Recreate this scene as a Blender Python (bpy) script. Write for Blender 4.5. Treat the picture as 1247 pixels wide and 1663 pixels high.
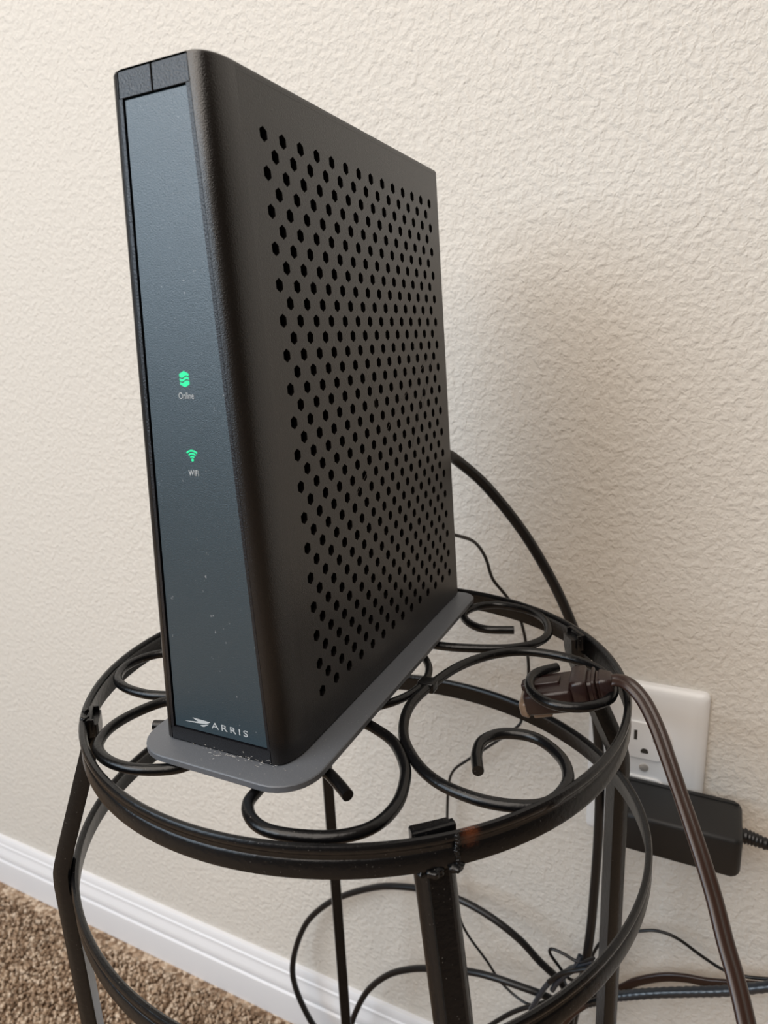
import bpy, bmesh, math, random
from mathutils import Vector, Matrix
random.seed(7)
for _o in list(bpy.data.objects): bpy.data.objects.remove(_o)
S = bpy.context.scene
COL = S.collection
MM = 0.001

# ------------------------------------------------------------------ camera
CAM = Vector((-207.82, -139.66, 707.07))
RT = ((0.42822747, -0.90257797, -0.0444324), (-0.24303304, -0.06767084, -0.96765469), (0.87037703, 0.42517486, -0.24833478))
right, up, back = Vector(RT[0]), -Vector(RT[1]), -Vector(RT[2])
cam = bpy.data.cameras.new('camera'); camo = bpy.data.objects.new('camera', cam); COL.objects.link(camo)
M = Matrix((right, up, back)).transposed().to_4x4(); M.translation = CAM * MM
camo.matrix_world = M
cam.sensor_fit = 'VERTICAL'; cam.sensor_height = 24.0; cam.sensor_width = 18.0
cam.lens = 1091.24 * 24.0 / 1663.0
cam.clip_start = 0.005; cam.clip_end = 50
cam.dof.use_dof = True; cam.dof.focus_distance = 0.29; cam.dof.aperture_fstop = cam.lens / 1.5
S.camera = camo
# ------------------------------------------------------------------ world, lights, exposure
S.view_settings.view_transform = 'Standard'; S.view_settings.look = 'None'
S.view_settings.gamma = 1.0; S.view_settings.exposure = -0.12
S.view_settings.use_curve_mapping = False
w = bpy.data.worlds.new('room_light'); S.world = w; w.use_nodes = True
w.node_tree.nodes['Background'].inputs[0].default_value = (1.0, 0.76, 0.52, 1)
w.node_tree.nodes['Background'].inputs[1].default_value = 0.085
def area(name, loc, target, sx, sy, power, col):
    l = bpy.data.lights.new(name, 'AREA'); l.shape = 'RECTANGLE'; l.size = sx; l.size_y = sy
    l.energy = power; l.color = col
    o = bpy.data.objects.new(name, l); COL.objects.link(o); o.location = loc
    o.rotation_euler = (Vector(target) - Vector(loc)).to_track_quat('-Z', 'Y').to_euler(); return o
area('window_daylight', (-2.1, 1.55, 1.6), (0.15, 0.0, 0.65), 1.9, 1.6, 50, (0.70, 0.85, 1.0))
area('ceiling_bounce', (-1.3, 0.35, 2.40), (0.1, 0.1, 0.3), 2.2, 2.4, 76, (1.0, 0.91, 0.82))

# ------------------------------------------------------------------ helpers
def mat(name, col, rough=0.5, metal=0.0, spec=0.5, nscale=None, ncol=None, bump=None, bdist=0.0002, coat=0.0, emit=None, estr=0.0, ramp=(0.35, 0.65), detail=4.0):
    m = bpy.data.materials.new(name); m.use_nodes = True
    nt = m.node_tree; b = nt.nodes['Principled BSDF']
    b.inputs['Base Color'].default_value = (*col, 1); b.inputs['Roughness'].default_value = rough
    b.inputs['Metallic'].default_value = metal; b.inputs['Specular IOR Level'].default_value = spec
    b.inputs['Coat Weight'].default_value = coat
    tc = nt.nodes.new('ShaderNodeTexCoord')
    if ncol:
        n = nt.nodes.new('ShaderNodeTexNoise'); n.inputs['Scale'].default_value = nscale; n.inputs['Detail'].default_value = detail
        r = nt.nodes.new('ShaderNodeValToRGB'); r.color_ramp.elements[0].position = ramp[0]; r.color_ramp.elements[1].position = ramp[1]
        r.color_ramp.elements[0].color = (*col, 1); r.color_ramp.elements[1].color = (*ncol, 1)
        nt.links.new(tc.outputs['Object'], n.inputs['Vector']); nt.links.new(n.outputs['Fac'], r.inputs['Fac'])
        nt.links.new(r.outputs['Color'], b.inputs['Base Color'])
    if bump:
        n2 = nt.nodes.new('ShaderNodeTexNoise'); n2.inputs['Scale'].default_value = bump; n2.inputs['Detail'].default_value = 3
        bp = nt.nodes.new('ShaderNodeBump'); bp.inputs['Strength'].default_value = 1.0; bp.inputs['Distance'].default_value = bdist
        nt.links.new(tc.outputs['Object'], n2.inputs['Vector']); nt.links.new(n2.outputs['Fac'], bp.inputs['Height'])
        nt.links.new(bp.outputs['Normal'], b.inputs['Normal'])
    if emit:
        b.inputs['Emission Color'].default_value = (*emit, 1); b.inputs['Emission Strength'].default_value = estr
    return m
def mesh_obj(name, V, F, m, parent=None, smooth=False, loc=None, autosmooth=None):
    """V in world mm (z up from the carpet); the object's own origin sits at loc (mm) or at its parent's."""
    if loc is None: loc = Vector(parent['_o']) if parent is not None else Vector((0, 0, 0))
    me = bpy.data.meshes.new(name)
    me.from_pydata([((v[0]-loc[0])*MM, (v[1]-loc[1])*MM, (v[2]-loc[2])*MM) for v in V], [], F)
    bm = bmesh.new(); bm.from_mesh(me); bmesh.ops.recalc_face_normals(bm, faces=bm.faces); bm.to_mesh(me); bm.free()
    me.materials.append(m)
    if smooth: me.polygons.foreach_set('use_smooth', [True]*len(me.polygons))
    o = bpy.data.objects.new(name, me); COL.objects.link(o)
    if parent is not None:
        o.parent = parent; po = Vector(parent['_o']); o.location = (Vector(loc)-po)*MM
    else: o.location = Vector(loc)*MM
    o['_o'] = list(loc)
    if autosmooth:
        me.set_sharp_from_angle(angle=math.radians(autosmooth))
    return o
def empty(name, loc, label, cat, group=None):
    o = bpy.data.objects.new(name, None); COL.objects.link(o); o.location = Vector(loc)*MM
    o.empty_display_size = 0.02; o['_o'] = list(loc)
    return tag(o, label, cat, group)
def tag(o, label, cat, group=None, kind=None):
    o['label'] = label; o['category'] = cat
    if group: o['group'] = group
    if kind: o['kind'] = kind
    return o
def catmull(P, n=6, closed=False):
    P = [Vector(p) for p in P]; out = []; N = len(P)
    rng = range(N if closed else N-1)
    for i in rng:
        if closed: a, b, c, d = P[i-1], P[i], P[(i+1) % N], P[(i+2) % N]
        else: b, c = P[i], P[i+1]; a = P[i-1] if i else b*2-c; d = P[i+2] if i+2 < N else c*2-b
        for k in range(n):
            t = k/n
            out.append(0.5*((2*b)+(c-a)*t+(2*a-5*b+4*c-d)*t*t+(3*b-a-3*c+d)*t**3))
    if not closed: out.append(P[-1])
    return out
def sweep(P, prof, closed=False, up0=(0, 0, 1), fixed_up=False, scale=None, twist=None):
    """Sweep closed profile [(side, up)] (mm) along path P."""
    V = []; F = []; N = len(P); n = len(prof); u = Vector(up0)
    for i, p in enumerate(P):
        if closed: t = P[(i+1) % N]-P[i-1]
        else: t = P[min(i+1, N-1)]-P[max(i-1, 0)]
        t.normalize()
        if fixed_up: u = Vector(up0)
        u = u-t*u.dot(t)
        if u.length < 1e-6: u = t.orthogonal()
        u.normalize(); s = t.cross(u)
        k = scale[i] if scale else 1.0
        a = twist[i] if twist else 0.0
        for (x, y) in prof:
            xx = (x*math.cos(a)-y*math.sin(a))*k; yy = (x*math.sin(a)+y*math.cos(a))*k
            V.append(p+s*xx+u*yy)
    for i in range(N if closed else N-1):
        j = (i+1) % N
        for k in range(n):
            l = (k+1) % n
            F.append((i*n+k, i*n+l, j*n+l, j*n+k))
    if not closed:
        F.append(tuple(range(n))); F.append(tuple((N-1)*n+k for k in range(n)))
    return V, F
def circle_prof(r, n=12): return [(r*math.cos(2*math.pi*k/n), r*math.sin(2*math.pi*k/n)) for k in range(n)]
def round_rect(w2, h2, r, n=4):
    out = []
    for cx, cy, a0 in ((w2-r, h2-r, 0), (-w2+r, h2-r, 90), (-w2+r, -h2+r, 180), (w2-r, -h2+r, 270)):
        for k in range(n+1):
            a = math.radians(a0+90*k/n); out.append((cx+r*math.cos(a), cy+r*math.sin(a)))
    return out
def merge(*VF):
    V = []; F = []
    for v, f in VF:
        o = len(V); V += list(v); F += [tuple(i+o for i in q) for q in f]
    return V, F
def loft(rings, cap=True):
    V = []; F = []; n = len(rings[0])
    for r in rings: V += [Vector(p) for p in r]
    for i in range(len(rings)-1):
        for k in range(n):
            l = (k+1) % n; F.append((i*n+k, i*n+l, (i+1)*n+l, (i+1)*n+k))
    if cap: F.append(tuple(range(n))); F.append(tuple((len(rings)-1)*n+k for k in range(n)))
    return V, F
def box(x0, x1, y0, y1, z0, z1, b=0.0):
    """box with bevelled edges of size b"""
    if b == 0:
        V = [(x, y, z) for z in (z0, z1) for x, y in ((x0, y0), (x1, y0), (x1, y1), (x0, y1))]
        return [Vector(v) for v in V], [(0, 1, 2, 3), (4, 5, 6, 7), (0, 1, 5, 4), (1, 2, 6, 5), (2, 3, 7, 6), (3, 0, 4, 7)]
    def ring(i, z): 
        cx, cy = (x0+x1)/2, (y0+y1)/2
        return [Vector((cx+p[0], cy+p[1], z)) for p in round_rect((x1-x0)/2-i, (y1-y0)/2-i, max(b-i, b*0.3), 3)]
    return loft([ring(b*0.8, z0), ring(b*0.25, z0+b*0.25), ring(0, z0+b), ring(0, z1-b), ring(b*0.25, z1-b*0.25), ring(b*0.8, z1)])
def xf(VF, f):
    return [Vector(f(v)) for v in VF[0]], VF[1]
def tube_obj(name, P, r, m, parent=None, n=12, sub=6, closed=False, loc=None):
    P = catmull(P, sub, closed)
    V, F = sweep(P, circle_prof(r, n), closed)
    return mesh_obj(name, V, F, m, parent, True, loc, 60)

# ------------------------------------------------------------------ materials
def wall_material():
    m = bpy.data.materials.new('textured_cream_paint'); m.use_nodes = True; nt = m.node_tree; b = nt.nodes['Principled BSDF']
    b.inputs['Base Color'].default_value = (0.68, 0.645, 0.59, 1); b.inputs['Roughness'].default_value = 0.6
    b.inputs['Specular IOR Level'].default_value = 0.25
    tc = nt.nodes.new('ShaderNodeTexCoord')
    n1 = nt.nodes.new('ShaderNodeTexNoise'); n1.inputs['Scale'].default_value = 210; n1.inputs['Detail'].default_value = 2.0; n1.inputs['Roughness'].default_value = 0.55; n1.inputs['Distortion'].default_value = 0.25
    r1 = nt.nodes.new('ShaderNodeValToRGB'); r1.color_ramp.elements[0].position = 0.36; r1.color_ramp.elements[1].position = 0.70
    n2 = nt.nodes.new('ShaderNodeTexNoise'); n2.inputs['Scale'].default_value = 330; n2.inputs['Detail'].default_value = 3
    mx = nt.nodes.new('ShaderNodeMath'); mx.operation = 'MULTIPLY_ADD'; mx.inputs[1].default_value = 0.30
    bp = nt.nodes.new('ShaderNodeBump'); bp.inputs['Strength'].default_value = 1.0; bp.inputs['Distance'].default_value = 0.00052
    L = nt.links.new
    L(tc.outputs['Object'], n1.inputs['Vector']); L(tc.outputs['Object'], n2.inputs['Vector'])
    L(n1.outputs['Fac'], r1.inputs['Fac']); L(n2.outputs['Fac'], mx.inputs[0]); L(r1.outputs['Color'], mx.inputs[2])
    L(mx.outputs[0], bp.inputs['Height']); L(bp.outputs['Normal'], b.inputs['Normal'])
    return m
def carpet_material():
    m = bpy.data.materials.new('brown_carpet_yarn'); m.use_nodes = True; nt = m.node_tree; b = nt.nodes['Principled BSDF']
    b.inputs['Roughness'].default_value = 0.95; b.inputs['Specular IOR Level'].default_value = 0.1
    tc = nt.nodes.new('ShaderNodeTexCoord'); v = nt.nodes.new('ShaderNodeTexVoronoi'); v.inputs['Scale'].default_value = 190
    s = nt.nodes.new('ShaderNodeSeparateColor'); r = nt.nodes.new('ShaderNodeValToRGB')
    cr = r.color_ramp; cr.elements[0].position = 0.0; cr.elements[0].color = (0.16, 0.10, 0.062, 1)
    cr.elements[1].position = 1.0; cr.elements[1].color = (0.66, 0.54, 0.42, 1)
    e = cr.elements.new(0.45); e.color = (0.40, 0.285, 0.195, 1)
    L = nt.links.new
    L(tc.outputs['Object'], v.inputs['Vector']); L(v.outputs['Color'], s.inputs[0]); L(s.outputs[0], r.inputs['Fac']); L(r.outputs['Color'], b.inputs['Base Color'])
    bp = nt.nodes.new('ShaderNodeBump'); bp.inputs['Distance'].default_value = 0.004; bp.invert = True
    L(v.outputs['Distance'], bp.inputs['Height']); L(bp.outputs['Normal'], b.inputs['Normal'])
    return m
m_wall = wall_material(); m_carpet = carpet_material()
m_trim = mat('white_trim_paint', (0.74, 0.74, 0.76), 0.4)
m_side = mat('matte_black_plastic', (0.006, 0.0048, 0.0046), 0.29, spec=0.65, bump=2200, bdist=0.00012)
m_bezel = mat('textured_black_plastic', (0.006, 0.006, 0.008), 0.33, spec=0.55, bump=1500, bdist=0.00020)
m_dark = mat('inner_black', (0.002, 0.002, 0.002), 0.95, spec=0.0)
def panel_material():
    m = mat('satin_slate_panel', (0.016, 0.036, 0.050), 0.38, spec=1.0, bump=2500, bdist=0.00011)
    nt = m.node_tree; b = nt.nodes['Principled BSDF']
    tc = nt.nodes.new('ShaderNodeTexCoord'); n = nt.nodes.new('ShaderNodeTexNoise'); n.inputs['Scale'].default_value = 420; n.inputs['Detail'].default_value = 2
    r = nt.nodes.new('ShaderNodeValToRGB'); r.color_ramp.elements[0].position = 0.72; r.color_ramp.elements[1].position = 0.78
    r.color_ramp.elements[0].color = (0.016, 0.036, 0.050, 1); r.color_ramp.elements[1].color = (0.20, 0.22, 0.24, 1)
    nt.links.new(tc.outputs['Object'], n.inputs['Vector']); nt.links.new(n.outputs['Fac'], r.inputs['Fac']); nt.links.new(r.outputs['Color'], b.inputs['Base Color'])
    return m
m_panel = panel_material()
m_base = mat('grey_base_plastic', (0.10, 0.108, 0.122), 0.45, nscale=1500, ncol=(0.30, 0.29, 0.28), ramp=(0.66, 0.80), bump=1800, bdist=0.00008)
m_green = mat('green_indicator', (0.0, 0.25, 0.12), 0.4, emit=(0.03, 0.80, 0.33), estr=0.95)
m_print = mat('pale_print', (0.50, 0.53, 0.55), 0.5)
m_iron = mat('black_painted_iron', (0.003, 0.003, 0.0034), 0.27, spec=0.38, nscale=1400, ncol=(0.22, 0.20, 0.18), ramp=(0.70, 0.76), bump=500, bdist=0.00013)
def rusty(m):
    nt = m.node_tree; b = nt.nodes['Principled BSDF']
    geo = nt.nodes.new('ShaderNodeNewGeometry'); d = nt.nodes.new('ShaderNodeVectorMath'); d.operation = 'DISTANCE'
    d.inputs[1].default_value = (-0.0275, -0.0775, 0.5470)
    n = nt.nodes.new('ShaderNodeTexNoise'); n.inputs['Scale'].default_value = 500
    ma = nt.nodes.new('ShaderNodeMath'); ma.operation = 'MULTIPLY_ADD'; ma.inputs[1].default_value = -0.014
    lt = nt.nodes.new('ShaderNodeMath'); lt.operation = 'LESS_THAN'; lt.inputs[1].default_value = -0.0044
    mx = nt.nodes.new('ShaderNodeMix'); mx.data_type = 'RGBA'; mx.inputs['B'].default_value = (0.11, 0.032, 0.012, 1)
    L = nt.links.new
    src = b.inputs['Base Color'].links[0].from_socket
    L(geo.outputs['Position'], d.inputs[0]); L(n.outputs['Fac'], ma.inputs[0]); L(d.outputs['Value'], ma.inputs[2]); L(ma.outputs[0], lt.inputs[0])
    L(lt.outputs[0], mx.inputs['Factor']); L(src, mx.inputs['A']); L(mx.outputs['Result'], b.inputs['Base Color'])
rusty(m_iron)
m_black_cable = mat('black_cable_jacket', (0.004, 0.004, 0.005), 0.36)
m_brown_cord = mat('brown_cord_vinyl', (0.028, 0.013, 0.009), 0.32, spec=0.5)
m_brown_plug = mat('brown_plug_vinyl', (0.018, 0.008, 0.007), 0.34, bump=900, bdist=0.00008)
m_clear = mat('amber_clear_plastic', (0.20, 0.14, 0.10), 0.25)
m_plate = mat('white_plate_plastic', (0.80, 0.80, 0.80), 0.32)
m_slot = mat('slot_dark', (0.03, 0.025, 0.02), 0.8)
m_gold = mat('steel_screw', (0.65, 0.62, 0.58), 0.35, metal=0.6)
m_adapter = mat('adapter_black_plastic', (0.007, 0.007, 0.0075), 0.5, bump=2000, bdist=0.00006)

# ------------------------------------------------------------------ the wall frame: n points into the wall, d along it to the left
TH = math.radians(89.06)
WD = Vector((math.cos(TH), math.sin(TH), 0)); WN = Vector((WD.y, -WD.x, 0)); WALL = 254.5
def wp(s, z, out=0.0): return WD*s + WN*(WALL-out) + Vector((0, 0, z))
def wbox(s0, s1, z0, z1, o0, o1, b=0.0):
    return xf(box(s0, s1, z0, z1, o0, o1, b), lambda v: wp(v[0], v[1], v[2]))
# room shell
wall = mesh_obj('wall_back', *merge(wbox(-2500, 3000, -60, 2440, -100, 0)), m_wall); wall['kind'] = 'structure'
fl = mesh_obj('floor', *xf(box(-2600, 3000, -100, 0-0.0, -3000, -0.0), lambda v: wp(v[0], -0.0+v[1]*0.6, -v[2]-0.0)), m_carpet); fl['kind'] = 'structure'
# baseboard with its moulded profile
prof = [(0, 0), (13, 0), (13, 34), (12.4, 37), (10.5, 38.5), (10.5, 41), (12, 43), (12, 46), (10.8, 50), (8.2, 54), (7.4, 57), (7.4, 59), (6, 60.5), (5.2, 66), (3.5, 68.5), (0, 69)]
V = [wp(s, z, o) for s in (-2400, 2900) for o, z in prof]; n = len(prof)
F = [(k, (k+1) % n, n+(k+1) % n, n+k) for k in range(n)]+[tuple(range(n)), tuple(range(n, 2*n))]
bb = mesh_obj('baseboard_back', V, F, m_trim, autosmooth=30); bb['kind'] = 'structure'
# carpet pile: tufts nobody could count
def carpet_pile():
    ico = bmesh.new(); bmesh.ops.create_icosphere(ico, subdivisions=1, radius=1.0)
    iv = [v.co.copy() for v in ico.verts]; fi = [tuple(v.index for v in f.verts) for f in ico.faces]; ico.free()
    KEEP = [(60+150*math.cos(math.radians(q)), 12+150*math.sin(math.radians(q))) for q in (131.5, -53.5, 39.5)]+[(60+142*math.cos(math.radians(-139.3)), 12+142*math.sin(math.radians(-139.3)))]
    V = []; F = []
    y = -200.0
    while y < 1250:
        x = -260.0 if y > 330 else -60
        while x < 236:
            px, py = x+random.uniform(-2.2, 2.2), y+random.uniform(-2.2, 2.2)
            r = random.uniform(1.9, 3.1); h = random.uniform(4.5, 7.0); a = random.random()*6.28; e = random.uniform(.6, 1.0)
            ca, sa = math.cos(a), math.sin(a); lx, ly = random.uniform(-1.5, 1.5), random.uniform(-1.5, 1.5)
            if any(abs(px-qx) < 15 and abs(py-qy) < 15 for qx, qy in KEEP) or (abs(px-12) < 34 and abs(py+189) < 24): x += 4.4; continue
            o = len(V)
            for v in iv:
                vx, vy = v.x*r, v.y*r*e
                V.append((px+vx*ca-vy*sa+lx*v.z, py+vx*sa+vy*ca+ly*v.z, h*0.45+v.z*h*0.62))
            F += [(a_+o, b_+o, c_+o) for a_, b_, c_ in fi]
            x += 4.4
        y += 4.4
    me = bpy.data.meshes.new('carpet_pile'); me.from_pydata([(a*MM, b*MM, c*MM) for a, b, c in V], [], F); me.materials.append(m_carpet)
    me.polygons.foreach_set('use_smooth', [True]*len(me.polygons))
    o = bpy.data.objects.new('carpet_pile', me); COL.objects.link(o); return o
tag(carpet_pile(), 'speckled brown and beige carpet pile below the baseboard', 'carpet', kind='stuff')

# ================================================================== MODEM
ZT, ZB = 793.6, 553.0
MO = (65, 22, 553.0-3.6)
modem = empty('modem', MO, 'tall black wedge-shaped modem with perforated side, green lights and grey foot', 'modem')
def yr(z): return 0.6-(793.9-z)*0.0337
def yl(z): return 41.6+(793.5-z)*0.052
def xfr(z): return -25.2-(793.5-z)*0.0129
XB = 162.0
def side_pt(gx, gz):           # grid frame of the perforated side (gz: 0 at the top hole row)
    q = 0.034/math.sqrt(1+0.034**2); c = 1/math.sqrt(1+0.034**2)
    return Vector((gx, gz*q, 775.0+gz*c))
# --- perforated side panel
def perforated():
    a, b = 11.4533, 12.0; hw, hr = 2.12, 2.5; V = []; F = []; idx = {}
    def vid(x, z, d=0.0):
        k = (round(x, 3), round(z, 3), d)
        if k not in idx:
            p = side_pt(x, z); p.y += d; idx[k] = len(V); V.append(p)
        return idx[k]
    x0, x1 = -a/2, 13.5*a
    for k in range(35):
        zc = -6.0*k; zt, zb = zc+3, zc-3
        cs = [i*a for i in range(14)] if k % 2 == 0 else [(i+.5)*a for i in range(13)]
        for c in cs:
            out = [(c-a/2, zt), (c, zt), (c+a/2, zt), (c+a/2, zb), (c, zb), (c-a/2, zb)]
            hx = [(c-hw, zc+hr/2), (c, zc+hr), (c+hw, zc+hr/2), (c+hw, zc-hr/2), (c, zc-hr), (c-hw, zc-hr/2)]
            for j in range(6):
                l = (j+1) % 6
                F.append((vid(*out[j]), vid(*out[l]), vid(*hx[l]), vid(*hx[j])))
                F.append((vid(*hx[j]), vid(*hx[l]), vid(*hx[l], 1.6), vid(*hx[j], 1.6)))
        if k % 2:
            F.append((vid(x0, zt), vid(0, zt), vid(0, zb), vid(x0, zb)))
            F.append((vid(13*a, zt), vid(x1, zt), vid(x1, zb), vid(13*a, zb)))
    xs = [x0+a/2*i for i in range(29)]
    L, Rr, T, B = -12.0, 161.3, 17.2, -221.2
    for i in range(28):
        F.append((vid(xs[i], 3), vid(xs[i+1], 3), vid(xs[i+1], T), vid(xs[i], T)))
        F.append((vid(xs[i], -207), vid(xs[i+1], -207), vid(xs[i+1], B), vid(xs[i], B)))
    zs = [T, 3]+[3-6*k for k in range(1, 36)]+[B]
    for i in range(len(zs)-1):
        F.append((vid(L, zs[i]), vid(x0, zs[i]), vid(x0, zs[i+1]), vid(L, zs[i+1])))
        F.append((vid(x1, zs[i]), vid(Rr, zs[i]), vid(Rr, zs[i+1]), vid(x1, zs[i+1])))
    me_o = mesh_obj('perforated_side', V, F, m_side, modem)
    # face outwards
    me = me_o.data
    bm = bmesh.new(); bm.from_mesh(me)
    for f in bm.faces:
        if abs(f.normal.y) > 0.9 and f.normal.y > 0: f.normal_flip()
    bm.to_mesh(me); bm.free()
    return me_o
perforated()['label'] = 'side face punched with rows of small hexagonal vent holes'
# --- housing: the wrap-round shell without the perforated face and the front opening
def hprof(z, ins=0.0, n=9):
    """open profile: from the rounded right front edge ... none; returns right arc, left+back path"""
    y0, y1, xf_ = yr(z)+ins, yl(z)-ins, xfr(z)+ins
    rightarc = []
    for k in range(n+1):
        t = math.pi/2*k/n           # from flat side to front
        s, c = math.sin(t)**0.85, math.cos(t)**0.85 if k < n else 0
        rightarc.append(Vector((-12.0-(-12.0-xf_)*s, y0+7.4*(1-c), z)))
    leftarc = []
    for k in range(n+1):
        t = math.pi/2*k/n
        s, c = math.sin(t), math.cos(t)
        leftarc.append(Vector((xf_+7.5*(1-c), y1-5.2+5.2*s, z)))
    bk = [Vector((XB-0.7-ins, y1, z)), Vector((XB-ins, y1-0.8, z)), Vector((XB-ins, y0+0.8, z)), Vector((XB-0.7-ins, y0, z))]
    return rightarc, leftarc+bk
zlev = [ZB, ZB+0.8]+[ZB+0.8+(ZT-1.4-ZB-0.8)*i/6 for i in range(1, 7)]+[ZT-0.5, ZT]
ins = [0.6, 0.0]+[0.0]*6+[0.35, 1.0]
def strips(rows):
    V = []; F = []; n = len(rows[0])
    for r in rows: V += r
    for i in range(len(rows)-1):
        for k in range(n-1): F.append((i*n+k, i*n+k+1, (i+1)*n+k+1, (i+1)*n+k))
    return V, F
RA = [hprof(z, i)[0] for z, i in zip(zlev, ins)]; LA = [hprof(z, i)[1] for z, i in zip(zlev, ins)]
def cap(z, i):
    a, b = hprof(z, i); P = a+b; return P, [tuple(range(len(P)))]
# top rim strip joining the perforated face to the lid, and the bottom one
def rim(za, ia, zb, ib):
    P = [Vector((-12, yr(za)+ia, za)), Vector((XB-0.7, yr(za)+ia, za)), Vector((XB-0.7, yr(zb)+ib, zb)), Vector((-12, yr(zb)+ib, zb))]
    return P, [(0, 1, 2, 3)]
V, F = merge(strips(RA), strips(LA), cap(ZT, 1.0), cap(ZB, 0.6), rim(ZT-2.6, 0, ZT-0.5, 0.35), rim(ZT-0.5, 0.35, ZT, 1.0), rim(ZB, 0.6, ZB+0.9, 0))
mesh_obj('housing', V, F, m_side, modem, True, autosmooth=28)
# --- black liner added inside, standing in for the shade behind the holes
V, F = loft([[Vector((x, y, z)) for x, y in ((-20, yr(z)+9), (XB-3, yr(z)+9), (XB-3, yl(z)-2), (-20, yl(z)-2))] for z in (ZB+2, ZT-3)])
mesh_obj('shade_liner', V, F, m_dark, modem)
# --- front bezel: a frame round the panel, split at the middle of its top bar
def fpt(y, z, d=0.0): return Vector((xfr(z)+d, y, z))
P_T, P_B = 785.0, 559.2           # panel opening
def oy(z, side):                   # opening edges
    t = (785.0-z)/(785.0-559.2)
    return (9.4+(1.4-9.4)*t) if side == 'r' else (35.4+(47.1-35.4)*t)
def slab(poly, d0, d1, b=0.25, lean=0.0):
    """poly [(y,z)] extruded from depth d0 (outer) to d1, tiny bevel at the outer edge"""
    c = Vector((sum(p[0] for p in poly)/len(poly), sum(p[1] for p in poly)/len(poly)))
    def inset(p, k):
        v = Vector(p)-c; L = v.length; return c+v*((L-k)/L)
    r0 = [fpt(*inset(p, b), d0) for p in poly]; r1 = [fpt(*p, d0+b) for p in poly]; r2 = [fpt(*p, d1) for p in poly]
    if lean:                       # outer face leans back towards its top
        z0 = min(p[1] for p in poly)
        for q in r0+r1: q.x += lean*(q.z-z0)
    return loft([r0, r1, r2])
yr_f = lambda z: yr(z)+7.55; yl_f = lambda z: yl(z)-5.35
top, bot = ZT-0.9, ZB+0.7
ym = 22.6
bez = merge(slab([(ym+0.22, P_T), (ym+0.22, top), (yl_f(top), top), (yl_f(P_T), P_T)], 0, 5, 0.25, 0.03),
            slab([(yr_f(P_T), P_T), (yr_f(top), top), (ym-0.22, top), (ym-0.22, P_T)], 0, 5, 0.25, 0.03),
            slab([(yr_f(P_B), P_B), (yr_f(P_T), P_T), (oy(P_T, 'r'), P_T), (oy(P_B, 'r'), P_B)], 0, 5, 0.12),
            slab([(oy(P_B, 'l'), P_B), (oy(P_T, 'l'), P_T), (yl_f(P_T), P_T), (yl_f(P_B), P_B)], 0, 5, 0.12),
            slab([(yr_f(bot), bot), (yr_f(P_B), P_B), (yl_f(P_B), P_B), (yl_f(bot), bot)], 0, 5))
mesh_obj('front_bezel', *bez, m_bezel, modem)['label'] = 'textured black frame with a seam in its top bar'
g = 0.35
pn = slab([(oy(P_B, 'r')+g, P_B+g), (oy(P_T, 'r')+g, P_T-g), (oy(P_T, 'l')-g-0.3, P_T-g), (oy(P_B, 'l')-g-0.3, P_B+g)], 0.5, 4.5, 0.3)
panel = mesh_obj('front_panel', *pn, m_panel, modem); panel['label'] = 'smooth blue-grey front panel, wider at the bottom'
bk_ = slab([(yr_f(bot)-1, bot+1), (yr_f(top)-1, top-1), (yl_f(top)+1, top-1), (yl_f(bot)+1, bot+1)], 4.8, 5.4)
mesh_obj('bezel_backing', *bk_, m_dark, modem)
# --- icons and lettering, thin raised prints on the panel
def flat_print(name, polys, m, label=None, parent=panel, h=0.10):
    parts = []
    for poly in polys:
        parts.append(loft([[fpt(y, z, 0.5+0.02) for y, z in poly], [fpt(y, z, 0.5-h) for y, z in poly]]))
    o = mesh_obj(name, *merge(*parts), m, parent)
    if label: o['label'] = label
    return o
def wave(z0, amp, y): return z0+amp*math.sin((y)*1.25)
# online hexagon, cut by two wavy gaps: u to the viewer's right = -y
uy, uz = 22.75, 697.0
def hexz(u):      # half height of a pointed hexagon at |u|
    return 2.75-0.95*abs(u)/2.05
def band(lo, hi, n=10):
    top_, bot_ = [], []
    for k in range(n+1):
        u = -2.05+4.1*k/n
        t_ = min(hi(u), hexz(u)); b_ = max(lo(u), -hexz(u))
        if t_-b_ < 0.05: b_ = t_-0.05
        top_.append((uy-u, uz+t_)); bot_.append((uy-u, uz+b_))
    return [top_[k] for k in range(n+1)]+[bot_[k] for k in range(n, -1, -1)]
wv = lambda c: (lambda u: c+0.42*math.sin(u*1.5))
flat_print('online_icon', [band(wv(0.85), lambda u: 9), band(wv(-0.42), wv(0.42)), band(lambda u: -9, wv(-0.85))], m_green, 'glowing green hexagon symbol with two wavy gaps')
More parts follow.
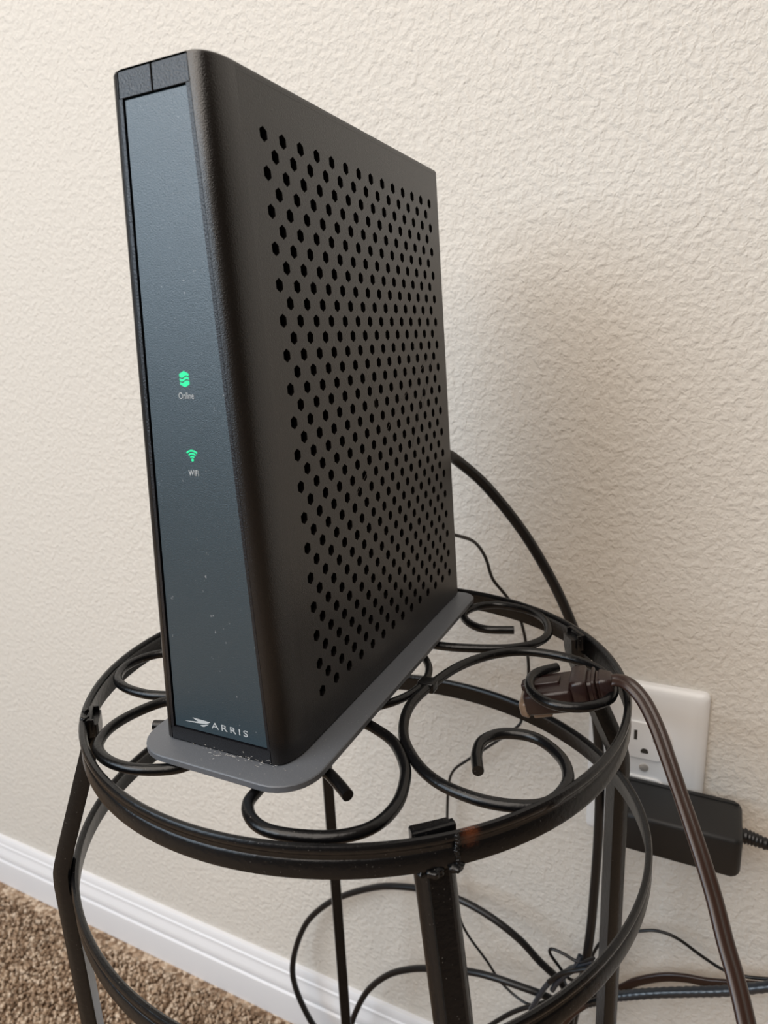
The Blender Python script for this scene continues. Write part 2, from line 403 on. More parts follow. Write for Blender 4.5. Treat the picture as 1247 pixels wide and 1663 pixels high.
# wifi fan
wy, wz = 22.95, 669.0
def arc(r0, r1, n=8, half=43):
    o = [];
    for k in range(n+1):
        a = math.radians(-half+2*half*k/n); o.append((wy-r1*math.sin(a), wz+r1*math.cos(a)))
    for k in range(n, -1, -1):
        a = math.radians(-half+2*half*k/n); o.append((wy-r0*math.sin(a), wz+r0*math.cos(a)))
    return o
dot = [(wy+0.55*math.cos(math.tau*k/12), wz+0.55*math.sin(math.tau*k/12)) for k in range(12)]
flat_print('wifi_icon', [dot, arc(0.95, 1.5), arc(2.0, 2.55), arc(3.05, 3.65)], m_green, 'glowing green fan-shaped wireless symbol')
def lettering(name, txt, yleft, yright, z, capz, m, bold=0.0):
    cu = bpy.data.curves.new(name, 'FONT'); cu.body = txt; cu.size = 1.0; cu.space_character = 1.0 if txt != 'ARRIS' else 1.35
    cu.offset = bold; cu.resolution_u = 3; cu.extrude = 0.02
    t = bpy.data.objects.new(name, cu); COL.objects.link(t)
    dg = bpy.context.evaluated_depsgraph_get(); me = bpy.data.meshes.new_from_object(t.evaluated_get(dg))
    bpy.data.objects.remove(t); bpy.data.curves.remove(cu)
    xs = [v.co.x for v in me.vertices]; ys = [v.co.y for v in me.vertices]
    x0, x1 = min(xs), max(xs); y1 = max(ys); y0 = 0.0
    po = Vector(panel['_o'])
    for v in me.vertices:
        y = yleft+(v.co.x-x0)/(x1-x0)*(yright-yleft); zz = z+(v.co.y-y0)/(y1-y0)*capz
        v.co = (fpt(y, zz, 0.5-0.06-(0.05 if v.co.z > 0 else -0.05))-po)*MM
    me.materials.clear(); me.materials.append(m)
    o = bpy.data.objects.new(name, me); COL.objects.link(o); o.parent = panel; o['_o'] = list(po)
    return o
lettering('online_lettering', 'Online', 26.0, 19.4, 690.3, 2.2, m_print, -0.004)
lettering('wifi_lettering', 'WiFi', 25.3, 20.8, 663.3, 2.1, m_print, 0.0)
lettering('brand_lettering', 'ARRIS', 27.8, 10.3, 562.45, 2.6, m_print, 0.0)
flat_print('brand_emblem', [[(41.2, 562.75), (34.4, 563.75), (37.0, 565.0), (28.3, 564.75), (30.4, 563.55), (35.2, 563.05)],
                            [(33.4, 562.5), (29.2, 563.6), (31.5, 562.2), (32.6, 562.05)]], m_print, 'pale swooping arrow emblem')
# --- foot
def foot_ring(z, i):
    x0, x1, y0, y1 = -39.0+i, 165.0-i, -19.0+i, 62.5-i
    out = []
    for cx, cy, a0, r in ((x1-9, y1-9, 0, 9), (x0+17, y1-17, 90, 17), (x0+17, y0+17, 180, 17), (x1-9, y0+9, 270, 9)):
        for k in range(9):
            a = math.radians(a0+90*k/8); out.append(Vector((cx+(r-i)*math.cos(a), cy+(r-i)*math.sin(a), z)))
    return out
FB = 549.4
V, F = loft([foot_ring(FB, 0.7), foot_ring(FB+0.5, 0.15), foot_ring(FB+0.9, 0), foot_ring(FB+3.0, 0), foot_ring(FB+3.4, 0.15), foot_ring(FB+3.6, 0.6)])
mesh_obj('base_plate', V, F, m_base, modem, True, autosmooth=22)['label'] = 'grey foot plate with rounded corners'
V, F = loft([[Vector(((p.x-65)*k+65, (p.y-22)*k+22, z)) for p in foot_ring(0, 14)] for z, k in ((FB+3.5, 1.0), (FB+4.2, 1.0))])
mesh_obj('base_neck', V, F, m_dark, modem)
# lint caught in the corner between foot and front
rl = random.Random(11); LV, LF = [], []
for k in range(70):
    y = rl.gauss(14, 13); 
    if not -8 < y < 50: continue
    x = xfr(ZB)-abs(rl.gauss(0, 1.6))-0.15; z = ZB+0.25+abs(rl.gauss(0, 1.0)); a = rl.random()*6.28; L = rl.uniform(0.5, 2.2)
    p = [Vector((x, y, z)), Vector((x-0.3*rl.random(), y+L*0.5*math.cos(a), z+0.35*abs(math.sin(a)))), Vector((x-0.5*rl.random(), y+L*math.cos(a+.6), z+0.5*L*abs(math.sin(a+.6))))]
    v, f = sweep(catmull(p, 3), circle_prof(0.045, 4)); LV, LF = merge((LV, LF), (v, f))
lint = mesh_obj('lint', LV, LF, mat('pale_lint', (0.55, 0.53, 0.50), 0.9), modem); lint['kind'] = 'stuff'; lint['label'] = 'pale lint and dust along the foot of the front'
# scratches on the side
m_scr = mat('pale_scratch', (0.09, 0.08, 0.075), 0.5)
m_scr2 = mat('dark_scratch', (0.006, 0.005, 0.005), 0.6)
def scratch(pts, wd, m):
    P = [side_pt(x, z)+Vector((0, -0.03, 0)) for x, z in pts]
    V, F = sweep(catmull(P, 4), [(-wd, -0.02), (wd, -0.02), (wd, 0.02), (-wd, 0.02)], up0=(0, -1, 0), fixed_up=True)
    mesh_obj('scratch', V, F, m, modem)
scratch([(38, -136), (60, -121), (88, -103), (120, -86), (139, -76)], 0.10, m_scr)
scratch([(106, -122), (118, -104), (128, -92)], 0.12, m_scr2)
scratch([(122, -105), (132, -92), (141, -78)], 0.10, m_scr2)
scratch([(60, -80), (66, -87), (68, -98), (63, -106)], 0.07, m_scr)

# ================================================================== PLANT STAND
SC = Vector((60.3, 11.5, 0))
stand = empty('plant_stand', (60, 12, 0), 'round black wrought iron plant stand with scrolled wire top under the modem', 'plant stand')
def fourier(tab, order):
    # least squares by normal equations
    n = 2*order+1; A = [[0.0]*n for _ in range(n)]; B = [0.0]*n
    for a, r in tab:
        t = math.radians(a); row = [1.0]+[f(k*t) for k in range(1, order+1) for f in (math.cos, math.sin)]
        for i in range(n):
            B[i] += row[i]*r
            for j in range(n): A[i][j] += row[i]*row[j]
    for i in range(n):
        p = max(range(i, n), key=lambda q: abs(A[q][i])); A[i], A[p] = A[p], A[i]; B[i], B[p] = B[p], B[i]
        for j in range(n):
            if j != i:
                f = A[j][i]/A[i][i]
                for k in range(n): A[j][k] -= f*A[i][k]
                B[j] -= f*B[i]
    c = [B[i]/A[i][i] for i in range(n)]
    return lambda t: c[0]+sum(c[2*k-1]*math.cos(k*t)+c[2*k]*math.sin(k*t) for k in range(1, order+1))
T1 = [(-172, 123.3), (-164, 123.4), (-156, 124.2), (-149, 125.2), (-143, 126.1), (-133, 127), (-120, 128.4), (-103, 129.3), (-93, 129.7), (-83, 130.1), (-74, 129.2), (-56, 128.7), (-46, 128.0), (-35, 125), (-24, 123), (-7, 119.6), (15, 119), (40, 120.5), (65, 123.5), (91, 127.1), (105, 128.7), (116, 129), (125, 129.1), (134, 128.9), (150, 127), (165, 125)]
R1 = fourier(T1, 3)
T2 = [(-160, 136), (-140, 136), (-121, 137), (-111, 138.6), (-98, 141.4), (-85, 142.8), (-71, 144.4), (-65, 144.5), (-58, 144.6), (-49, 142.7), (-34, 138.9), (-20, 137.8), (-5, 138.4), (30, 141), (60, 144), (89, 146.2), (99, 146), (105, 146.2), (115, 145), (122, 144.3), (130, 143), (152, 138.8), (160, 137.5), (169, 136.2), (180, 135.5)]
R2 = fourier(T2, 4)
ring_prof = [(-3.4, -2.0), (-2.9, -0.7), (-1.9, 0), (-0.8, -0.2), (-0.1, -1.2), (-0.1, -2.4), (-0.7, -3.4), (-1.0, -4.2), (-1.0, -5.6), (-0.4, -6.3), (-0.3, -10.0), (0.0, -11.0), (-0.2, -12.5), (-0.8, -13.0), (-1.9, -12.8), (-2.1, -10), (-2.1, -4.5), (-2.6, -3.4)]
def ring(name, Rf, ztop, c, kink=None):
    V = []; F = []; N = 144; n = len(ring_prof)
    for i in range(N):
        t = math.tau*i/N; r = Rf(t)
        for o, z in ring_prof: V.append(Vector((c[0]+(r+o)*math.cos(t), c[1]+(r+o)*math.sin(t), ztop+z)))
    for i in range(N):
        j = (i+1) % N
        for k in range(n): F.append((i*n+k, i*n+(k+1) % n, j*n+(k+1) % n, j*n+k))
    return mesh_obj(name, V, F, m_iron, stand, True, autosmooth=40)
ZR = 549.5; ZL = 472.0
ring('upper_ring', R1, ZR, (60.3, 11.1)); ring('lower_ring', R2, ZL, (60, 12))
ZW = 547.05; WR = 2.3
CX, CY = 60.3, 11.1
def pol(an, r): a = math.radians(an); return (CX+r*math.cos(a), CY+r*math.sin(a), ZW)
def scroll(pts): return tube_obj('scroll', [(p[0], p[1], ZW) for p in pts], WR, m_iron, stand, 12, 5)
S_R = [(5.5, -70.1), (15.8, -66.3), (25.7, -66.0), (33.5, -72.7), (34.7, -85.3), (26, -96.8), (14.7, -102.0), (4, -101.3), (-4.4, -96.5), (-8.8, -86.7), (-10.0, -73.9), (-6.5, -58.4), (2.6, -45.3), (18.0, -33.6), (38.7, -27.6), (60.5, -29.6), (83.3, -36.2), (101.0, -48.4), (110.2, -64.5), (109.6, -86.5), (102.0, -101.2), (90.1, -108.2), (76.6, -108.6), (65.9, -99.8), (62.9, -87.5), (67.8, -77.6), (77, -72.4), (88.4, -72.8), (98.3, -81.2)]
scroll(S_R)
can = [(34, 98), (30, 89), (24, 84.5), (17, 88), (15, 100), (18, 112.5), (23, 120.2), (27, 123), (31, 121.6), (35, 117), (40, 109.5), (44, 96.8), (46, 81.2), (43, 61.9), (30, 46.0)]
scroll([pol(an, r)[:2] for an, r in [(-154, 95.7), (-157, 87.7), (-161, 81.1), (-168, 80.5), (-173.5, 86.5)]]+[(-36.3, 1.8), (-43.8, 0.4), (-49.8, -6.1), (-51.9, -15.3), (-49.3, -28.4), (-44.1, -39.7), (-35.7, -47.0), (-22.9, -49.3), (-8.8, -46.2), (0.3, -41.5), (10.3, -32.9), (16.1, -23.1), (19.5, -12)]
       + [pol(180, 40.4)[:2], (16.5, 33), (14.0, 48), (8, 65), (2.7, 79.8), (-9.9, 86.7), (-24.1, 88.4), (-35.7, 83.7), (-41.7, 75.3), (-44.0, 64.3), (-42.6, 52.4), (-36.5, 40.0), (-28, 36), (-18, 40), (-12, 50), (-12.5, 60), (-16.2, 71.4)])
scroll([pol(an, r)[:2] for an, r in [(-40, 95.4), (-34, 83.1), (-26, 81.4), (-18.5, 88.4), (-17.5, 101), (-21.5, 113.0), (-28, 118.5), (-34, 120.2), (-40.5, 117.0), (-48, 107.6), (-52, 94.5), (-52, 80), (-46, 61.9), (-36, 50)]]+[pol(0, 40.4)[:2]]
       + [pol(an, r)[:2] for an, r in [(30, 46), (43, 61), (46, 79), (44, 94), (40, 105), (34, 112), (27, 115), (20, 112), (15, 100), (17, 88), (24, 84), (30, 88), (34, 96)]])
scroll([pol(an, r)[:2] for an, r in [(112, 88.5), (109, 84), (103, 84), (99.5, 92), (99, 102), (101, 112), (104.5, 118.7), (109, 122.5), (114.5, 120.8), (119, 114.5), (123.5, 103.6), (126.5, 92.3), (130, 76), (129, 60), (120, 46), (90, 40.4), (60, 46), (48, 60), (44, 78)]]+[pol(90-an, r)[:2] for an, r in [(44, 95), (40, 107), (34, 115), (27, 119), (20, 115), (15, 101), (17, 88), (24, 84), (30, 88), (34, 97)]])
cr = [pol(k*10, 36.6) for k in range(36)]
# the small middle circle lies inside the four bulges
tube_obj('centre_ring', cr, WR*0.85, m_iron, stand, 12, 2, True)
# weld straps gripping the middle circle to each scroll
for a in (-91, 0, 90, 180):
    c = Vector(pol(a, 39.0)); u = Vector((math.cos(math.radians(a)), math.sin(math.radians(a)), 0)); v = Vector((-u.y, u.x, 0))
    VF = box(-4.2, 4.2, -3.6, 3.6, -2.6, 2.6, 1.0)
    mesh_obj('weld_strap', *xf(VF, lambda p: c+u*p[0]+v*p[1]+Vector((0, 0, p[2]))), m_iron, stand, True, autosmooth=50)
# legs
def leg(an, rt, wt, wr, an2=None, flare=0.0):
    an2 = an if an2 is None else an2
    def pt(a, r, z): t = math.radians(a); return Vector((60+r*math.cos(t), 12+r*math.sin(t), z))
    rk = R2(math.radians(an2))+wr*0.5+0.3
    P = [pt(an, rt, ZR-3.0), pt(an, rt+0.5, ZR-12.2), pt(an, rt+(rk-rt)*0.35, ZR-34), pt(an2, rk-3.0, ZL+9), pt(an2, rk-0.6, ZL+1), pt(an2, rk, ZL-7), pt(an2, rk, ZL-30), pt(an2, rk, 250), pt(an2, rk, 3)]
    Pc = []
    for i in range(len(P)-1):
        m = 4
        for k in range(m):
            t = k/m; Pc.append(P[i].lerp(P[i+1], t))
    Pc.append(P[-1])
    # soften
    Q = [Pc[0]]+[(Pc[i-1]+Pc[i]*2+Pc[i+1])/4 for i in range(1, len(Pc)-1)]+[Pc[-1]]
    a = math.radians(an2)
    w_, h_ = wt/2, wr/2     # the outer face is narrower than the back, with a faceted flank each side
    prof_ = [(-w_*0.62, h_), (-w_*0.5, h_*0.86), (w_*0.5, h_*0.86), (w_*0.62, h_), (w_*0.72, h_*0.86), (w_, h_*0.1), (w_, -h_*0.8), (w_*0.9, -h_), (-w_*0.9, -h_), (-w_, -h_*0.8), (-w_, h_*0.1), (-w_*0.72, h_*0.86)]
    V, F = sweep(Q, prof_, up0=(math.cos(a), math.sin(a), 0), fixed_up=True, scale=[1+flare*max(0, 1-i/16) for i in range(len(Q))])
    # channel groove on the outer face is formed by two raised edges
    rd = Vector((math.cos(a), math.sin(a), 0)); tg = Vector((-rd.y, rd.x, 0))
    parts = [(V, F)]
    return mesh_obj('leg', *merge(*parts), m_iron, stand, True, autosmooth=35), Q, rd, tg
leg(131.5, 123.2, 13.5, 7.5)
legB, QB, rB, tB = leg(-139.3, 118.6, 12.4, 8.0, flare=0.18)
leg(-50, 123.8, 10.5, 10.0, -53.5)
leg(39.5, 116.5, 8.0, 8.0)
# bent leg tops showing inside the rim
def leg_tip(an, r0, w2, tilt=0.0):
    a = math.radians(an); u = Vector((math.cos(a), math.sin(a), 0)); v = Vector((-u.y, u.x, 0)); c = Vector((CX, CY, ZR))+u*r0
    VF = merge(box(-1.1, 1.1, -w2, w2, -9, -0.2, 0.5), box(-3.2, 0.6, -w2*0.98, -w2*0.80, -9, -0.5, 0.25), box(-2.4, 0.6, w2*0.80, w2*0.98, -9, -0.5, 0.25))
    mesh_obj('leg_tip', *xf(VF, lambda p: c+u*p[0]+v*p[1]+Vector((0, 0, p[2]+p[1]*tilt))), m_iron, stand, True, autosmooth=40)
leg_tip(-139.8, 120.2, 7.8, 0.03); leg_tip(131.5, 124.2, 7.0); leg_tip(-50, 123.2, 7.0)
# weld beads under the near leg joint and at the ring seam
def blob(c, r, sq=(1, 1, 1), seed=0):
    bm = bmesh.new(); bmesh.ops.create_icosphere(bm, subdivisions=3, radius=1.0); rnd = random.Random(seed)
    ph = [rnd.random()*6 for _ in range(6)]
    V = []
    for v in bm.verts:
        k = 1+0.16*math.sin(v.co.x*5+ph[0])+0.14*math.sin(v.co.y*6+ph[1])+0.12*math.sin(v.co.z*7+ph[2])
        V.append(Vector(c)+Vector((v.co.x*r*sq[0]*k, v.co.y*r*sq[1]*k, v.co.z*r*sq[2]*k)))
    F = [tuple(v.index for v in f.verts) for f in bm.faces]; bm.free(); return V, F
def rimpt(an, dr, z): a = math.radians(an); r = R1(a)+dr; return (CX+r*math.cos(a), CY+r*math.sin(a), z)
V, F = merge(blob(rimpt(-140.5, -1.0, ZR-13.2), 3.0, (1, 1, .6), 1), blob(rimpt(-137.2, -0.4, ZR-12.6), 2.4, (1, 1, .7), 2), blob(rimpt(-142.5, -1.4, ZR-13.4), 1.8, (1, 1, .8), 3))
mesh_obj('weld_bead', V, F, m_iron, stand, True)
V, F = merge(*[blob(rimpt(-137.0+0.12*math.sin(k), -0.25, ZR-1.0-k*1.15), 0.85, (1, 1, 1.0), k) for k in range(10)])
mesh_obj('ring_seam', V, F, m_iron, stand, True)
V, F = merge(blob(rimpt(133.5, -2.6, ZR-0.6), 1.7, (1, 1, .8), 5), blob(rimpt(130.5, -2.4, ZR-0.2), 1.3, (1, 1, .8), 6))
mesh_obj('weld_bead', V, F, m_iron, stand, True)

# ================================================================== OUTLET
OC = wp(-111.2, -372.0+775, 0)
outlet = empty('wall_outlet', OC, 'white duplex wall outlet plate screwed to the textured wall behind the stand', 'outlet')
def plate():
    s0, s1, z0, z1 = -150.3, -72.1, 338.6, 466.8
    def rr(i, o, r=4):
        cs, cz = (s0+s1)/2, (z0+z1)/2
        return [wp(cs+p[0], cz+p[1], o) for p in round_rect((s1-s0)/2-i, (z1-z0)/2-i, r, 4)]
    return loft([rr(0, 0.2), rr(0, 3.2), rr(0.8, 4.6), rr(3.5, 6.2), rr(6.5, 6.8)])
pl = mesh_obj('cover_plate', *plate(), m_plate, outlet, True, autosmooth=45)
def receptacle(zc):
    o_ = []
    def shape(k, o):
        P = []
        for a in range(0, 360, 8):
            t = math.radians(a); s, z = 17.4*k*math.cos(t), 17.4*k*math.sin(t); z = max(-14.4*k, min(14.4*k, z)); P.append(wp(-111.2+s, zc+z, o))
        return P
    r = mesh_obj('receptacle', *loft([shape(1.0, 6.0), shape(1.0, 7.9), shape(0.97, 8.4)]), m_plate, outlet, True, autosmooth=40)
    for ds, h in ((6.4, 7.5), (-6.4, 6.0)):
        mesh_obj('slot', *wbox(-111.2+ds-1.1, -111.2+ds+1.1, zc+3-h/2+1.0, zc+3+h/2+1.0, 8.0, 8.55), m_slot, r)
    P = [wp(-111.2+2.6*math.cos(math.tau*k/16), zc-8.2+2.6*max(-0.5, math.sin(math.tau*k/16)), 8.0) for k in range(16)]
    Q = [p-WN*0.55 for p in P]
    mesh_obj('ground_hole', *loft([P, Q]), m_slot, r)
receptacle(424.5); receptacle(381.0)
P = lambda r, o: [wp(-111.2+r*math.cos(math.tau*k/16), 402.8+r*math.sin(math.tau*k/16), o) for k in range(16)]
mesh_obj('screw', *loft([P(3.2, 6.7), P(3.1, 7.5), P(2.2, 7.9)]), m_gold, outlet, True, autosmooth=40)

# ================================================================== POWER ADAPTER in the lower receptacle
AO = wp(-136, 385, 26)
adapter = empty('power_adapter', AO, 'rectangular black power adapter plugged into the lower socket, cable leaving its right end', 'power adapter')
def abody():
    s0, s1 = -174.2, -99.0
    # cross section in (out, z): top leans a little, rounded ends
    def sec(s, k):
        co, cz = 30.5, 381.3
        P = []
        for p in round_rect(21.5, 14.2, 3.0, 3): P.append((co+p[0]*k, cz+p[1]*k-(p[0]*0.0)))
        return [wp(s, z, o) for o, z in P]
    st = [(s0, 0.80), (s0+0.8, 0.88), (s0+2.4, 0.95), (s0+5.0, 1.0), (s1-4, 1.0), (s1-1, 0.97), (s1, 0.9)]
    return loft([sec(s, k) for s, k in st])
mesh_obj('adapter_body', *abody(), m_adapter, adapter, True, autosmooth=45)
mesh_obj('parting_ridge', *wbox(-172.5, -101, 395.2, 395.9, 14.0, 15.0), m_adapter, adapter)
# ribbed strain relief + cable
P0 = [Vector((220.9, -171.0, 384.6)), Vector((221.6, -180, 384.3)), Vector((221.5, -186, 383.5)), Vector((221.4, -194, 382.2)), Vector((221.1, -212, 379.5))]
P0 = catmull(P0, 8); N = len(P0)
sc = [(1.25-0.55*i/(N-1))*(1.0+0.13*math.cos(i*math.pi*0.72)) for i in range(N)]
V, F = sweep(P0, circle_prof(4.2, 14), scale=sc)
mesh_obj('strain_relief', V, F, m_black_cable, adapter, True)
tube_obj('adapter_cable', [(221.1, -206, 380.4), (221, -230, 376), (220, -270, 360), (219, -320, 300)], 1.9, m_black_cable, adapter)
V, F = merge(wbox(-118.3, -116.7, 379, 386, 7.5, 12), wbox(-105.7, -104.1, 379, 386, 7.5, 12))
mesh_obj('plug_prongs', V, F, m_gold, adapter)

# ================================================================== CABLES
def cable(name, pts, r, m, label, cat='cable', group=None, n=12):
    o = tube_obj(name, pts, r, m, None, n, 6, loc=pts[0]); return tag(o, label, cat, group)
coax = [(160.5, 6, 642.0), (166.5, -0.1, 638.9), (174.5, -3.9, 633.9), (188.2, -18.1, 615.6), (199.9, -38.7, 584.0), (207.6, -57.2, 548.0), (213.4, -70.7, 513.0), (217.2, -80.2, 481.4), (219.1, -85.9, 444.4), (221.1, -88.7, 400.1), (223.1, -88.8, 352.7), (223.1, -87.9, 315.0), (221.1, -86.7, 277.5), (217.1, -85.0, 251.0), (213.2, -82.7, 226.1), (213.3, -76.9, 185.3), (213.3, -75.4, 148.7), (214, -60, 90)]
cable('thick_cable', coax, 3.4, m_black_cable, 'thick black cable arching from behind the modem down the wall')
thin = [(161, 6, 587.5), (168.5, 1.8, 588.2), (179.5, -1.6, 584.6), (199.4, -6.0, 575.0), (212.4, -9.5, 560.6), (222.3, -11.6, 541.8), (228.2, -19.7, 527.8), (234.1, -27.5, 511.5), (240.0, -31.6, 485.5), (242.0, -32.7, 459.9), (242.1, -28.3, 428.2), (240.1, -25.1, 418.1), (240.4, -5.7, 398.4), (240.8, 14.3, 379.3), (241.0, 27.7, 364.9), (241.1, 32.3, 347.4), (241.1, 34.2, 311.0), (239.1, 33.7, 276.0), (237.0, 28.1, 242.0), (234.8, 17.9, 215.9), (230.5, -2.4, 196.4), (228.3, -16.3, 181.0), (223.9, -36.6, 175.3), (219.7, -51.6, 184.7)]
cable('thin_wire', thin, 1.15, m_black_cable, 'thin black wire wandering down the wall from behind the modem', n=8)
loop1 = [(227.4, -71.8, 190.3), (223.6, -65.1, 209.8), (221.0, -48.3, 226.3), (220.0, -33.6, 241.0), (221.1, -11.3, 252.0), (224.0, 14.8, 256.3), (228.1, 45.2, 252.4), (232.7, 84.3, 238.4), (236.4, 110.2, 223.0), (238.6, 137.7, 203.2), (238.8, 160.8, 182.8), (237.2, 182.1, 156.3), (234.0, 194.9, 126.3), (230.1, 200.1, 98.8), (226.5, 195.8, 79.6), (224.1, 185.2, 59.1), (223.4, 172.6, 40.7), (224.6, 152.9, 22), (227.2, 117.1, 14), (230.2, 65.4, 22), (233.0, 5.0, 66.4), (235.0, -33.2, 119.6), (234, -58.4, 158.0)]
cable('cable_coil', loop1, 2.9, m_black_cable, 'larger outer loop of black cable hanging against the wall under the stand')
loop2 = [(213.5, -62.3, 201.1), (210.3, -53.4, 206.6), (208.3, -36.8, 208.9), (208.4, -14.8, 207.9), (210.6, 6.7, 201.6), (214.4, 40.9, 185.5), (218.2, 63.4, 170.8), (221.2, 86.6, 151.0), (222.3, 108.3, 123.5), (221.2, 122.1, 94.7), (218.3, 128.9, 69.0), (214.7, 121.6, 48.2), (211.2, 87.3, 45), (209.0, 31.0, 83.8), (209.1, -19.0, 133.5), (211.3, -48.7, 175.3)]
cable('cable_coil', loop2, 2.8, m_black_cable, 'smaller inner loop of black cable hanging lower under the stand')
small = [(209.1, -85.4, 234.7), (208.3, -74.3, 233.4), (207.5, -65.1, 244.1), (206.5, -59.6, 253.1), (205.5, -61.1, 258.8), (204.4, -69.9, 259.2), (203.2, -81.3, 258.0), (202.0, -92.1, 267.3)]
cable('twist_tie', small, 1.2, m_black_cable, 'thin black tie bent to a point beside the cable bundle', 'cable tie', n=8)
thr = [(233.2, -83.5, 225.1), (237.0, -92.1, 246.9), (236.8, -103.1, 258.7), (236.6, -120.3, 269.5), (236.4, -132.0, 274.5), (236.1, -145.5, 273.6), (235.9, -162.4, 264.9), (235.6, -176.8, 259.3), (235.4, -190.4, 259.7), (235.2, -205.2, 264.5), (234.9, -222.8, 271.8), (234.3, -256.1, 285.1)]
cable('thin_wire', thr, 1.2, m_black_cable, 'thin black wire curving over the wall right of the rear leg', n=8)
br2 = [(233.1, -84.7, 205.5), (232.9, -98.8, 205.0), (232.7, -109.8, 214.6), (232.6, -120.5, 226.2), (232.3, -137.2, 238.3), (232.0, -151.6, 244.5), (231.8, -167.6, 248.1), (231.5, -186.8, 255.1), (231.2, -205.1, 262.3), (230.8, -229.5, 272.0), (230.2, -262.1, 284.7)]
tag(mesh_obj('flat_cord', *sweep(catmull(br2, 6), [(x, y) for x, y in round_rect(1.7, 3.4, 1.6, 3)]), m_brown_cord, None, True, br2[0]), 'brown cord running sideways just above the black ribbed hose cable', 'cord')
corr = [(219.1, -74.7, 196.5), (221.1, -86.7, 202.5), (220.9, -100.1, 214.0), (220.7, -110.9, 221.1), (220.4, -131.9, 233.7), (220.0, -155.9, 246.6), (219.6, -178.6, 258.7), (219.2, -203.3, 274.4), (218.8, -226.6, 288.2), (218.3, -257.3, 308.7)]
Pc = catmull(corr, 14)
scl = [1.0+0.07*math.sin(i*2.2) for i in range(len(Pc))]
V, F = sweep(Pc, circle_prof(3.5, 12), scale=scl)
tag(mesh_obj('ribbed_cable', V, F, mat('ribbed_blue_black', (0.016, 0.020, 0.026), 0.28, spec=0.8), None, True, corr[0]), 'thick ribbed blue-black cable running level to the right edge', 'cable')
tg = [[(203.8, -46.3, 195.2), (203.6, -57.0, 222.8), (203.4, -66.0, 237.1), (203.2, -77.9, 250.7), (203.0, -90.8, 263.4)],
      [(207.3, -75.7, 181.2), (207.3, -77.5, 203.4), (207.1, -85.2, 221.0), (207.0, -93.9, 231.1), (206.9, -96.7, 238.2)],
      [(207.4, -66.4, 176.3), (207.4, -69.2, 202.2), (207.3, -77.0, 224.0), (207.2, -83.4, 237.6), (207.1, -89.8, 247.5)],
      [(210.5, -2.8, 143.3), (210.0, -29.0, 176.4), (209.7, -48.8, 194.6), (209.5, -65.4, 208.9), (209.2, -79.0, 221.6)]]
m_bl = mat('blue_black_jacket', (0.018, 0.024, 0.034), 0.25, spec=0.8)
bundle = empty('cable_bundle', (208, -80, 225), 'knot of short black and bluish cables gathered behind the rear leg', 'cable bundle')
for k, (p, r) in enumerate(zip(tg, (2.0, 2.6, 2.4, 1.8))): tube_obj('cable_strand', p, r, m_bl if k in (0, 2) else m_black_cable, bundle)
tube_obj('cable_strand', [(205, -82, 262), (203, -79, 252), (202, -72, 243), (203, -66, 232), (206, -62, 220)], 2.1, m_bl, bundle)
tube_obj('cable_strand', [(199.5, -94, 262), (199.0, -82, 255), (199.5, -70, 246), (201, -60, 232)], 1.7, m_black_cable, bundle)
tube_obj('cable_strand', [(199, -88, 226), (198, -79, 214), (199, -73, 199), (201, -72, 182), (204, -70, 160)], 2.3, m_brown_cord, bundle)
V, F = sweep(catmull([Vector((206+9*math.cos(a), -80+9*math.sin(a), 238+2*math.cos(a))) for a in [k*math.tau/10 for k in range(10)]], 3, True), round_rect(0.5, 2.2, 0.4, 1), True)
mesh_obj('cable_tie', V, F, m_bl, bundle, True)

# ---- brown extension cord: tap block caught in the scroll, flat cord over the rim
cordP = [(83.4, -106.5, 551.6), (83.3, -111.0, 553.4), (80.4, -116.6, 553.4), (75.6, -122.9, 549.6), (67.7, -129.0, 543.0), (58.7, -134.5, 534.7), (50.8, -139.3, 526.9), (41.8, -144.6, 518.5), (33.7, -149.6, 509.8), (26.5, -154.0, 501.0), (17.8, -158.2, 491.6), (10.6, -162.0, 484.2), (2.0, -165.6, 475.9), (-7.0, -168.4, 467.6), (-14, -170.5, 455), (-19, -172, 430), (-20, -174, 380), (-16, -176, 300), (-10, -178, 200), (-4, -180, 100), (0, -182, 30), (6, -186, 6), (30, -200, 4)]
ext = empty('extension_cord', (81, -85, 540), 'brown extension cord with its socket block caught in a scroll, hanging over the rim', 'extension cord')
cp = []
for k in range(28):      # twin-core outline: two lobes
    a = math.tau*k/28
    x = 3.7*math.cos(a); y = 1.95*math.sin(a)*(1-0.5*math.exp(-(x/0.7)**2)); cp.append((y, x))
PP = catmull(cordP, 8)
axis = Vector((84.2, -109, 552))-Vector((79.6, -69.6, 541.7))
twist = [min(1.0, i/50)*0.55-0.15 for i in range(len(PP))]
viewn = Vector((0.45, 0.10, -1.0))
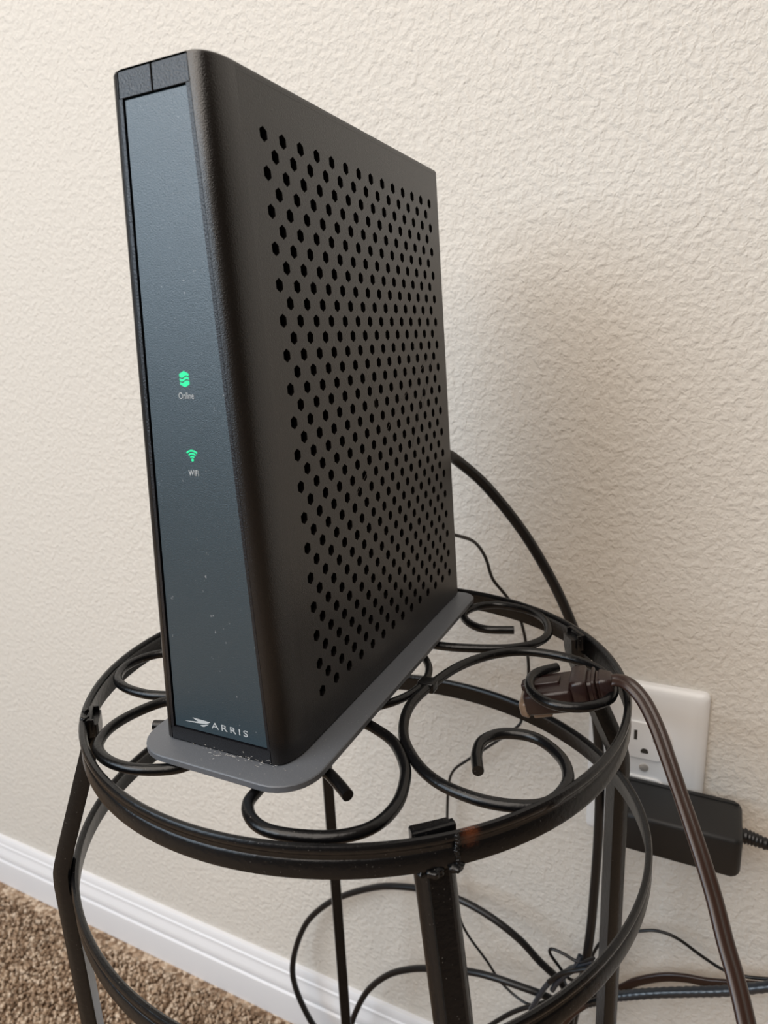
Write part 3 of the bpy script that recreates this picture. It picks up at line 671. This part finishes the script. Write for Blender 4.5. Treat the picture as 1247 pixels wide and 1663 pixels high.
V, F = sweep(PP, cp, up0=(0.75, -0.55, 0.35), twist=twist, scale=[1.0+0.12*min(1, i/90) for i in range(len(PP))])
mesh_obj('flat_cord', V, F, m_brown_cord, ext, True, autosmooth=60)
ax = axis.normalized(); sidev = Vector((1, 0, 0)); sidev = (sidev-ax*sidev.dot(ax)).normalized(); upv = sidev.cross(ax).normalized()
if upv.z < 0: upv = -upv
def pb(c, L0, L1, w0, w1, h0, h1, b=1.2, off=0.0):
    """tapered rounded block along the plug axis from L0 to L1"""
    st = [(L0, .82), (L0+b*.3, .94), (L0+b, 1.0), (L1-b, 1.0), (L1-b*.3, .94), (L1, .82)]
    R = []
    for l, k in st:
        t = (l-L0)/(L1-L0); wd = (w0+(w1-w0)*t)*k; h = (h0+(h1-h0)*t)*k
        R.append([c+ax*l+sidev*p[0]+upv*(p[1]+off) for p in round_rect(wd/2, h/2, min(2.0, h*0.22), 3)])
    return loft(R)
c0 = Vector((80.5, -72.5, 540.0))
mesh_obj('socket_block', *pb(c0, -2, 20.5, 22, 22, 10.5, 11.5, 1.6, -0.6), m_brown_plug, ext, True, autosmooth=45)
mesh_obj('socket_block_rib', *merge(pb(c0, -3.0, 15.0, 7, 7, 3.4, 3.4, 1.0, 5.0)), m_brown_plug, ext, True, autosmooth=45)
mesh_obj('socket_cover', *merge(pb(c0, -5.5, -1.0, 17, 20, 6, 9, 1.0, -3.5), pb(c0, 0, 9, 14, 14, 3, 3, .8, -7.5)), m_clear, ext, True, autosmooth=45)['label'] = 'small amber translucent cover piece'
mesh_obj('grip', *merge(pb(c0, 20, 27.5, 20, 19, 15, 15, 1.4, 0.4), pb(c0, 27, 30, 15, 14, 11, 11, .6, 0.6), pb(c0, 29.3, 31.2, 17, 16, 12.8, 12.4, .5, .8),
                        pb(c0, 31, 33, 13, 12, 10, 9.5, .5, 1.0), pb(c0, 32.4, 38.5, 13.5, 9.5, 10.5, 7.6, 1.0, 1.4)), m_brown_plug, ext, True, autosmooth=40)

# drop helper properties
for o in bpy.data.objects:
    if '_o' in o: del o['_o']
